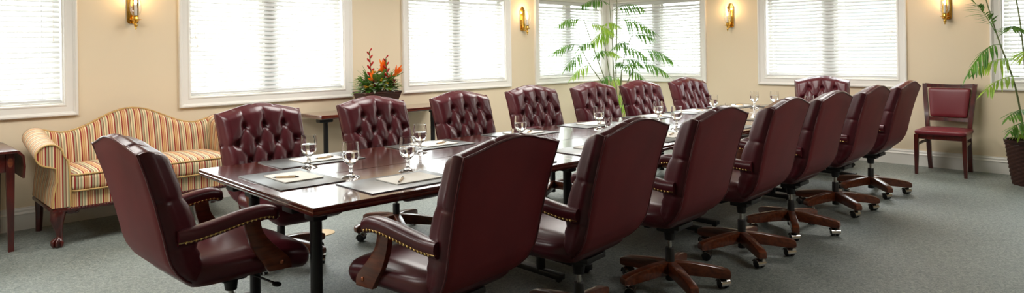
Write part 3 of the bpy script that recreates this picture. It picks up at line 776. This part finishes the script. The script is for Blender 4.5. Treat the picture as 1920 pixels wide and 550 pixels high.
for sg in (-1, 1):
    a, pi_ = sofa_arm(sg); o = a.build('arm', 'stripe', so, 50, attr=True); pi_.build('arm_piping', 'piping_cord' if False else bpy.data.materials['piping_cord'], o, 60)
MB().cushion((0, -.06, .475), (2 * HW - .24, .66, .15), .05, 20, (0, .01, .03), None, lambda p: p.x + .03).build('seat_cushion', 'stripe', so, 60, attr=True)
for z in (.415, .535):
    w, d = HW - .125, .33; MB().tube([(-w, .2, z), (-w, -.06 - d + .03, z), (-w + .03, -.06 - d + .002, z), (w - .03, -.06 - d + .002, z), (w, -.06 - d + .03, z), (w, .2, z)], .006, 6).build('cushion_piping', bpy.data.materials['piping_cord'], so, 60)
def stripe_box(c, d, bev, fx):
    m_ = MB().box(c, d, bev); m_.st = [fx(p) for p in m_.v]; return m_
rb = MB(); 
for i in range(1): rb.box((0, YF + .06, .345), (2 * HW - .2, .10, .13), .01)
NXR = 80; v, f, st = [], [], []
for i in range(NXR + 1):
    x = -HW + .1 + (2 * HW - .2) * i / NXR
    for (y, z) in ((YF + .008, .405), (YF + .003, .40), (YF + .003, .29), (YR - .06, .29), (YR - .06, .405)): v.append((x, y, z)); st.append(x)
for i in range(NXR):
    for k in range(5): f.append((i * 5 + k, i * 5 + (k + 1) % 5, (i + 1) * 5 + (k + 1) % 5, (i + 1) * 5 + k))
f += [(0, 1, 2, 3, 4), tuple(NXR * 5 + k for k in range(5))]
MB().add(v, f, st).build('seat_rail', 'stripe', so, 30, attr=True)
cr = MB().box((0, YF + .012, .278), (2 * HW, .03, .028), .008).box((-HW + .012, .02, .278), (.03, YR - YF - .1, .028), .008).box((HW - .012, .02, .278), (.03, YR - YF - .1, .028), .008)
x = -HW + .1
while x < HW - .1: cr.ball((x, YF - .002, .280), .011, 6, (1.1, .6, .8)); x += .024
cr.build('carved_rail', 'darkwood', so, 45)
for sg in (-1, 1):
    q = Vector((sg * .7, -.7, 0)); P0 = Vector((sg * (HW - .05), YF + .05, 0))
    pts = [(.0, .29, .048), (.012, .255, .052), (.020, .215, .047), (.014, .165, .035), (.002, .115, .025), (-.004, .075, .021), (.004, .052, .026), (.010, .036, .036), (.010, .018, .034), (.008, .0, .022)]
    C = catmull([tuple(P0 + q * a + Vector((0, 0, z))) for a, z, _ in pts], 3); R = np.interp(np.linspace(0, len(pts) - 1, len(C)), range(len(pts)), [p[2] for p in pts])
    lg = MB().tube(C, list(R), 14, up=(1, 0, 0))
    for e, dd in ((0, (-sg, 0)), (1, (0, 1))):      # knee scrolls
        c = P0 + Vector((-sg * .075, -.02, .262)) if e == 0 else P0 + Vector((sg * .02, .075, .262))
        lg.ball(c, .030, 10, (1.5, .55, .8) if e == 0 else (.55, 1.5, .8)); lg.ball(c + (Vector((-sg * .035, 0, -.006)) if e == 0 else Vector((0, .035, -.006))), .018, 8)
    o = lg.build('leg', 'darkwood', so, 60)
    cl = MB(); ft = P0 + q * .012
    for k in range(4):
        a = math.atan2(q.y, q.x) + (k - 1.5) * .75; dv = Vector((math.cos(a), math.sin(a), 0))
        cl.tube([ft + dv * .018 + Vector((0, 0, .066)), ft + dv * .040 + Vector((0, 0, .045)), ft + dv * .043 + Vector((0, 0, .02)), ft + dv * .034 + Vector((0, 0, .004))], [.008, .011, .009, .005], 8)
    cl.build('claw', 'darkwood', o, 60)
    P1 = Vector((sg * (HW - .04), YR - .08, 0))
    MB().tube([P1 + Vector((0, -.03, .29)), P1 + Vector((0, -.02, .15)), P1 + Vector((0, .01, 0))], [.034, .027, .023], 8).build('leg', 'darkwood', so, 40)

# ------------------------------------------------------------------ drop-leaf side table
dl = thing('drop_leaf_table', 'small dark mahogany drop-leaf table with tapered legs beside the sofa', 'table', (.62, 6.42, 0))
MB().box((0, 0, .735), (.60, .74, .02), .005).build('tabletop', 'darkwood', dl, 30)
MB().box((0, 0, .655), (.50, .64, .14), .004).build('apron', 'darkwood', dl, 30)
for sg in (-1, 1):
    pr = [(sg * .302, .742), (sg * .316, .738), (sg * .345, .70), (sg * .352, .62), (sg * .345, .535), (sg * .332, .535), (sg * .338, .62), (sg * .330, .695), (sg * .302, .722)]
    MB().prism(pr, 'y', -.36, .36, .003).build('drop_leaf', 'darkwood', dl, 40)
    for sy in (-1, 1):
        t = MB(); v = []
        cx, cy = sg * .262, sy * .305
        for (h_, z) in ((.026, .724), (.026, .585), (.017, 0)): 
            ox, oy = cx - sg * 0, cy
            v += [(ox - h_, oy - h_, z), (ox + h_, oy - h_, z), (ox + h_, oy + h_, z), (ox - h_, oy + h_, z)]
        f = [(0, 1, 2, 3), (8, 9, 10, 11)]
        for k in range(2):
            for c in range(4): c2 = (c + 1) % 4; f.append((k * 4 + c, k * 4 + c2, k * 4 + 4 + c2, k * 4 + 4 + c))
        t.add(v, f); o = t.build('leg', 'darkwood', dl, 20)
        MB().ball((cx, cy + sy * .0262, .655), .021, 12, (.8, .12, 1.7)).build('oval_inlay', 'cherry', o, 60)

# ------------------------------------------------------------------ side chair by the right wall
sc_ = thing('side_chair', 'wooden side chair with red padded seat and back against the right-hand wall', 'chair', (8.70, 1.905, 0), PI + .02)
def sq_leg(P, hw, up=(0, 1, 0)):
    v, f = [], []
    for (x, y, z), (a, b) in zip(P, hw): v += [(x - a, y - b, z), (x + a, y - b, z), (x + a, y + b, z), (x - a, y + b, z)]
    for k in range(len(P) - 1):
        for c in range(4): c2 = (c + 1) % 4; f.append((k * 4 + c, k * 4 + c2, k * 4 + 4 + c2, k * 4 + 4 + c))
    n = (len(P) - 1) * 4; f += [(0, 1, 2, 3), (n, n + 1, n + 2, n + 3)]; return MB().add(v, f)
for sg in (-1, 1):
    sq_leg([(.225, sg * .225, .445), (.222, sg * .228, .2), (.216, sg * .232, 0)], [(.024, .021), (.021, .019), (.015, .014)]).build('leg', 'darkwood', sc_, 30)
    P = catmull([(-.262, sg * .195, 0), (-.215, sg * .197, .20), (-.19, sg * .20, .42), (-.20, sg * .212, .60), (-.232, sg * .232, .82), (-.268, sg * .246, .985)], 5)
    w = np.interp([p.z for p in P], [0, .2, .42, .6, .985], [.017, .021, .024, .021, .016])
    sq_leg([tuple(p) for p in P], [(a, .021) for a in w]).build('leg', 'darkwood', sc_, 35)
    MB().tube(catmull([(-.20, sg * .205, .335), (0, sg * .215, .338), (.21, sg * .226, .325)], 4), [.017] * 9, 8, .55).build('side_rail', 'darkwood', sc_, 50)
def arc_rail(z0, z1, hw, x0, dep, th):
    v, f = [], []; N = 14
    for i in range(N + 1):
        t = 2 * i / N - 1; y = t * hw; x = x0 - dep * (1 - t * t); q = .012 * (t * t)
        for (dx, z) in ((th, z0), (th, z1 + q), (-th, z1 + q), (-th, z0)): v.append((x + dx - (z - z0) * .2, y, z))
    for i in range(N):
        for k in range(4): f.append((i * 4 + k, i * 4 + (k + 1) % 4, (i + 1) * 4 + (k + 1) % 4, (i + 1) * 4 + k))
    f += [(0, 1, 2, 3), tuple(N * 4 + k for k in range(4))]; return MB().add(v, f)
arc_rail(.940, .978, .240, -.258, .02, .014).build('top_rail', 'darkwood', sc_, 30)
arc_rail(.565, .600, .212, -.192, .014, .013).build('lower_rail', 'darkwood', sc_, 30)
def padfn(p):
    x, y, z = p; w = .178 + .030 * (z - .6) / .33; return (x - .196 - (z - .58) * .185 - .016 * (1 - (y / .2) ** 2), y * w / .2, z)
MB().cushion((0, 0, .772), (.05, .40, .33), .02, 14, (.012, 0, 0), padfn).build('back_pad', 'seat_red', sc_, 60)
MB().box((.012, 0, .42), (.43, .45, .055), .006).build('seat_frame', 'darkwood', sc_, 30)
MB().cushion((.02, 0, .468), (.47, .49, .055), .024, 14, (0, 0, .016), lambda p: (p.x, p.y * (1 - .06 * (.25 - p.x)), p.z)).build('seat', 'seat_red', sc_, 60)

# ------------------------------------------------------------------ palms
def frond(mb, base, d, L, nl, ll, lw, droop, hang=.5, rr=None, sd=0):
    R = random.Random(sd); d = Vector(d).normalized(); B = Vector(base); pts = []
    for i in range(9): t = i / 8; pts.append(B + d * (L * t) + Vector((0, 0, -droop * L * t * t)))
    mb.tube(pts, [.004 - .003 * i / 8 for i in range(9)], 5)
    for k in range(nl):
        t = .22 + .78 * k / max(1, nl - 1); i = min(7, int(t * 8)); p = pts[i].lerp(pts[i + 1], t * 8 - i); tan = (pts[i + 1] - pts[i]).normalized()
        side = tan.cross(Vector((0, 0, 1)));
        if side.length < .1: side = Vector((.7, -.7, 0))
        side.normalize(); q = math.sin(PI * (.25 + .62 * t)) 
        for e in (-1, 1):
            dd = (tan * .75 + side * e * (1.0 - .35 * t) + Vector((0, 0, -hang * R.uniform(.5, 1.1))) + Vector((R.uniform(-.15, .15), R.uniform(-.15, .15), R.uniform(-.1, .15))))
            leaf(mb, p, dd, ll * q * R.uniform(.8, 1.15), lw, bend=R.uniform(.05, .3), n=4)
        if k == nl - 1: leaf(mb, p, tan, ll * .7, lw, bend=.1, n=4)
q2 = 1 / math.sqrt(2)
LEAN = [.40, .40]
def cvec(u, d, z):
    d -= LEAN[0] * max(0, -u) + LEAN[1] * max(0, u); return Vector((q2 * (d + u), q2 * (d - u), z))     # across / away / up, seen from the doorway side of the room
def palm(root, canes, fronds, seed):
    for P in canes:
        C = catmull([cvec(*p) for p in P], 5); n = len(C); MB().tube(C, [.0105 - .006 * i / (n - 1) for i in range(n)], 7).build('cane', 'cane', root, 60)
    for k, (b, d, L, nl, ll, dr, hang, yg) in enumerate(fronds):
        mb = MB(); frond(mb, cvec(*b), cvec(*d), L * (1.08 if seed == 1 else 1), nl, ll * (1.4 if seed == 1 else 1.1), .021 if seed == 1 else .023, dr, hang, sd=seed * 100 + k); mb.build('frond', 'leaf_y' if yg else 'leaf', root, 0)
# tall palm in the room corner
cp = thing('potted_palm', 'tall feathery palm in the room corner between the two corner windows', 'plant', (8.40, 6.16, 0))
pot = MB().lathe([(.12, 0), (.13, .01), (.17, .30), (.185, .31), (.185, .34), (.17, .34), (.16, .31), (0, .31)], 28); pot.build('pot', 'basket', cp, 40)
can = [[(-.02, 0, .30), (-.10, .0, .75), (-.28, 0, 1.25), (-.50, 0, 1.88)], [(-.04, -.03, .30), (-.16, -.05, .8), (-.42, -.05, 1.2), (-.58, -.05, 1.50)],
       [(0, .02, .3), (-.03, .03, 1.0), (-.05, .03, 1.6), (-.09, .02, 2.2)], [(.02, 0, .3), (0, .0, 1.0), (.02, 0, 1.7), (.03, 0, 2.25)],
       [(.03, .02, .3), (.06, .0, .9), (.12, 0, 1.3), (.22, 0, 1.62)], [(.04, -.02, .3), (.12, -.03, .8), (.25, -.03, 1.15), (.36, -.03, 1.42)],
       [(-.03, .03, .3), (-.08, .05, .9), (-.16, .05, 1.45), (-.22, .05, 1.75)], [(.0, -.04, .3), (.04, -.06, .7), (.08, -.06, 1.05)], [(.05, 0, .3), (.09, -.03, .6), (.17, -.05, .85)]]
fr = [((-.50, 0, 1.88), (-.8, -.1, .35), .42, 11, .17, .5, .8, 0), ((-.46, 0, 1.80), (.7, -.2, .25), .40, 11, .16, .55, .7, 1), ((-.30, 0, 1.32), (.6, -.2, .7), .42, 11, .15, .6, .6, 1),
      ((-.58, -.05, 1.50), (-.9, 0, .25), .38, 10, .17, .45, .7, 0), ((-.52, -.05, 1.40), (-.4, -.2, -.1), .34, 9, .16, .4, .6, 0), ((-.40, -.05, 1.2), (-.7, -.3, .1), .36, 10, .16, .5, .7, 1),
      ((-.09, .02, 2.12), (-.8, -.2, .5), .55, 13, .18, .5, .7, 0), ((-.05, 0, 2.02), (.75, -.2, .6), .55, 13, .18, .5, .8, 0), ((.0, 0, 1.9), (.85, -.2, .12), .55, 14, .20, .45, .9, 0), ((.02, 0, 1.75), (-.8, -.3, .2), .42, 11, .17, .5, .7, 1),
      ((-.04, .03, 1.6), (-.75, -.2, .35), .45, 12, .17, .55, .7, 1), ((.02, 0, 1.45), (.8, -.3, .3), .46, 12, .17, .55, .7, 0), ((-.22, .05, 1.75), (.4, -.3, .6), .4, 10, .15, .6, .6, 1),
      ((.22, 0, 1.62), (.6, -.2, .5), .36, 10, .16, .6, .6, 0), ((.20, 0, 1.5), (-.5, -.2, .4), .36, 10, .15, .6, .6, 0), ((.36, -.03, 1.42), (.8, -.1, .15), .42, 12, .17, .5, .8, 0), ((.30, -.03, 1.25), (.9, -.2, .0), .42, 12, .16, .4, .7, 0),
      ((.25, -.03, 1.15), (-.3, -.4, .6), .34, 10, .15, .6, .6, 0), ((-.14, .02, 1.35), (-.4, -.3, .6), .36, 10, .15, .7, .6, 0), ((.10, -.06, 1.1), (.5, -.4, .4), .36, 10, .16, .7, .6, 0), ((.06, -.06, 1.0), (-.6, -.4, .3), .32, 9, .15, .7, .6, 1),
      ((.17, -.05, .85), (.6, -.3, .5), .34, 9, .16, .8, .6, 1), ((.10, -.03, .7), (-.4, -.4, .6), .30, 9, .15, .8, .5, 1), ((.04, -.05, .55), (.3, -.5, .6), .30, 9, .15, .8, .5, 1), ((0, -.03, 1.15), (.2, -.4, .8), .34, 10, .15, .7, .5, 0),
      ((-.05, 0, 1.0), (-.6, -.3, .5), .30, 9, .14, .7, .5, 0), ((.1, 0, 1.25), (.6, -.2, .5), .34, 10, .15, .7, .6, 0), ((-.34, 0, 1.5), (-.6, -.3, .5), .34, 9, .15, .6, .6, 0)]
palm(cp, can, fr, 1)
# palm in the wicker basket
LEAN[:] = [-.05, .32]
rp = thing('potted_palm', 'leafy palm in a dark wicker basket at the right edge, beside the side chair', 'plant', (8.50, 1.13, 0))
bk = MB(); v, f = [], []; N, J = 48, 46
for j in range(J + 1):
    t = j / J; z = .46 * t; r0 = .135 + .065 * t ** .8
    for k in range(N):
        w = .0055 * math.sin(2 * PI * 12 * k / N + (PI if (j // 2) % 2 else 0)) * (1 if j < J - 3 else 0) + (.010 if j >= J - 3 else 0)
        a = 2 * PI * k / N; v.append(((r0 + w) * math.cos(a), (r0 + w) * math.sin(a), z))
for k in range(N): a = 2 * PI * k / N; v.append((.185 * math.cos(a), .185 * math.sin(a), .455))
for j in range(J + 1):
    for k in range(N): f.append((j * N + k, j * N + (k + 1) % N, (j + 1) * N + (k + 1) % N, (j + 1) * N + k))
f.append(tuple(range(N))[::-1]); bk.add(v, f); bk.build('basket', 'basket', rp, 50)
MB().lathe([(.188, .41), (.186, .425), (0, .43)], 32, cap=False).build('soil', 'soil', rp, 50)
can = [[(-.03, 0, .42), (-.14, -.02, 1.0), (-.31, -.03, 1.5), (-.44, -.03, 1.95)], [(0, .02, .42), (-.01, .02, 1.1), (-.06, .02, 1.7), (-.14, .02, 2.1)], [(.03, 0, .42), (.05, 0, 1.0), (.1, 0, 1.6), (.14, 0, 2.1)],
       [(0, -.03, .42), (-.03, -.06, .8), (-.06, -.08, 1.15)], [(.02, -.03, .42), (.06, -.06, .9), (.12, -.08, 1.4)]]
fr = [((-.33, -.03, 1.55), (-.55, -.1, .95), .42, 13, .18, .2, .35, 0), ((-.27, -.03, 1.42), (-.9, -.1, .25), .36, 12, .19, 1.0, .9, 0), ((-.15, -.03, 1.27), (-.9, -.1, .25), .38, 10, .22, .5, .4, 1), ((-.12, -.05, 1.10), (-.9, -.1, .15), .34, 8, .20, .5, .5, 1),
      ((-.06, -.08, 1.1), (.4, -.3, .6), .4, 10, .2, .6, .5, 1), ((-.05, .02, 1.55), (.6, -.2, .6), .45, 11, .2, .5, .5, 0), ((-.05, .02, 1.5), (-.5, -.4, .7), .4, 11, .2, .5, .5, 0), ((.05, 0, 1.3), (-.5, -.4, .5), .4, 11, .2, .6, .5, 1),
      ((.08, 0, 1.2), (.6, -.3, .5), .4, 11, .2, .6, .5, 0), ((-.03, -.05, .75), (-.7, -.3, .3), .32, 9, .16, .5, .6, 0), ((-.02, -.05, .62), (-.8, -.3, .4), .30, 9, .15, .6, .6, 0), ((0, -.05, .7), (.3, -.5, .5), .34, 9, .18, .6, .6, 0), ((.04, -.05, .85), (.6, -.4, .5), .34, 9, .18, .6, .6, 0),
      ((-.33, -.03, 1.98), (-.4, -.2, .9), .4, 10, .18, .4, .5, 0), ((-.02, 0, .52), (-.5, -.4, .7), .28, 8, .14, .7, .5, 1), ((.02, -.04, .5), (.4, -.5, .6), .28, 8, .14, .7, .5, 0), ((-.1, 0, 1.85), (-.3, -.3, .9), .45, 11, .2, .5, .5, 0), ((.1, 0, 1.6), (-.2, -.5, .6), .4, 10, .2, .6, .5, 1)]
palm(rp, can, fr, 2)

# ------------------------------------------------------------------ wall sconces
def make_sconce():       # local: x out of the wall, z up, origin on the wall at the lowest tip
    r = thing('wall_sconce', 'x', 'wall lamp', (0, 0, 0), 0, 'brass candle sconces with glass shades')
    w = .048; out = [(-w, .075), (-w * .7, .06), (w * .7, .06), (w, .075), (w, .36), (w * .62, .372), (w * .55, .395), (0, .408), (-w * .55, .395), (-w * .62, .372), (-w, .36)]
    MB().prism(out, 'x', 0, .016, .004).prism([(y * .72, .085 + (z - .06) * .86) for y, z in out], 'x', .014, .022, .003).build('backplate', 'brass', r, 30)
    mb = MB(); mb.tube(catmull([(.018, 0, .13), (.03, 0, .075), (.055, 0, .055), (.085, 0, .075), (.10, 0, .10)], 5), .007, 8)
    mb.lathe([(0, 0), (.005, .003), (.008, .012), (.005, .02), (.009, .026), (.016, .034), (.016, .044), (.008, .052), (.008, .062), (.012, .07), (.024, .082), (.046, .090), (.048, .094), (.024, .098), (.020, .115), (.026, .124), (.026, .13), (0, .13)], 20, (.10, 0, 0)); mb.build('arm', 'brass', r, 45)
    MB().lathe([(.0125, .13), (.0125, .225), (0, .225)], 16, (.10, 0, 0)).build('candle', 'candle', r, 50)
    b = MB().lathe([(.006, .225), (.011, .24), (.013, .255), (.009, .275), (.003, .292), (0, .295)], 14, (.10, 0, 0)).build('bulb', 'bulb', r, 60)
    MB().lathe([(.026, .130), (.040, .150), (.047, .185), (.047, .225), (.041, .265), (.040, .30), (.048, .345), (.057, .37)], 32, (.10, 0, 0), cap=False).build('glass_shade', 'shade', r, 60)
    return r
sconce0 = make_sconce()
for i, (x, y, rz, l) in enumerate([(1.91, YA, -PI / 2, 'lit brass wall sconce between the windows above the sofa'), (7.05, YA, -PI / 2, 'lit brass wall sconce left of the corner windows'),
                                   (XB, 4.61, PI, 'lit brass wall sconce right of the corner windows'), (XB, 1.945, PI, 'lit brass wall sconce above the side chair')]):
    o = sconce0 if i == 0 else copy_tree(sconce0); place(o, (x, y, 1.665), rz, l)
    d = Vector((math.cos(rz), math.sin(rz), 0)); pl_ = bpy.data.lights.new('sconce_light', 'POINT'); pl_.energy = 2.2; pl_.color = (1, .66, .32); pl_.shadow_soft_size = .012
    lo = bpy.data.objects.new('sconce_light', pl_); COL.objects.link(lo); lo.location = Vector((x, y, 1.665)) + d * .10 + Vector((0, 0, .335))
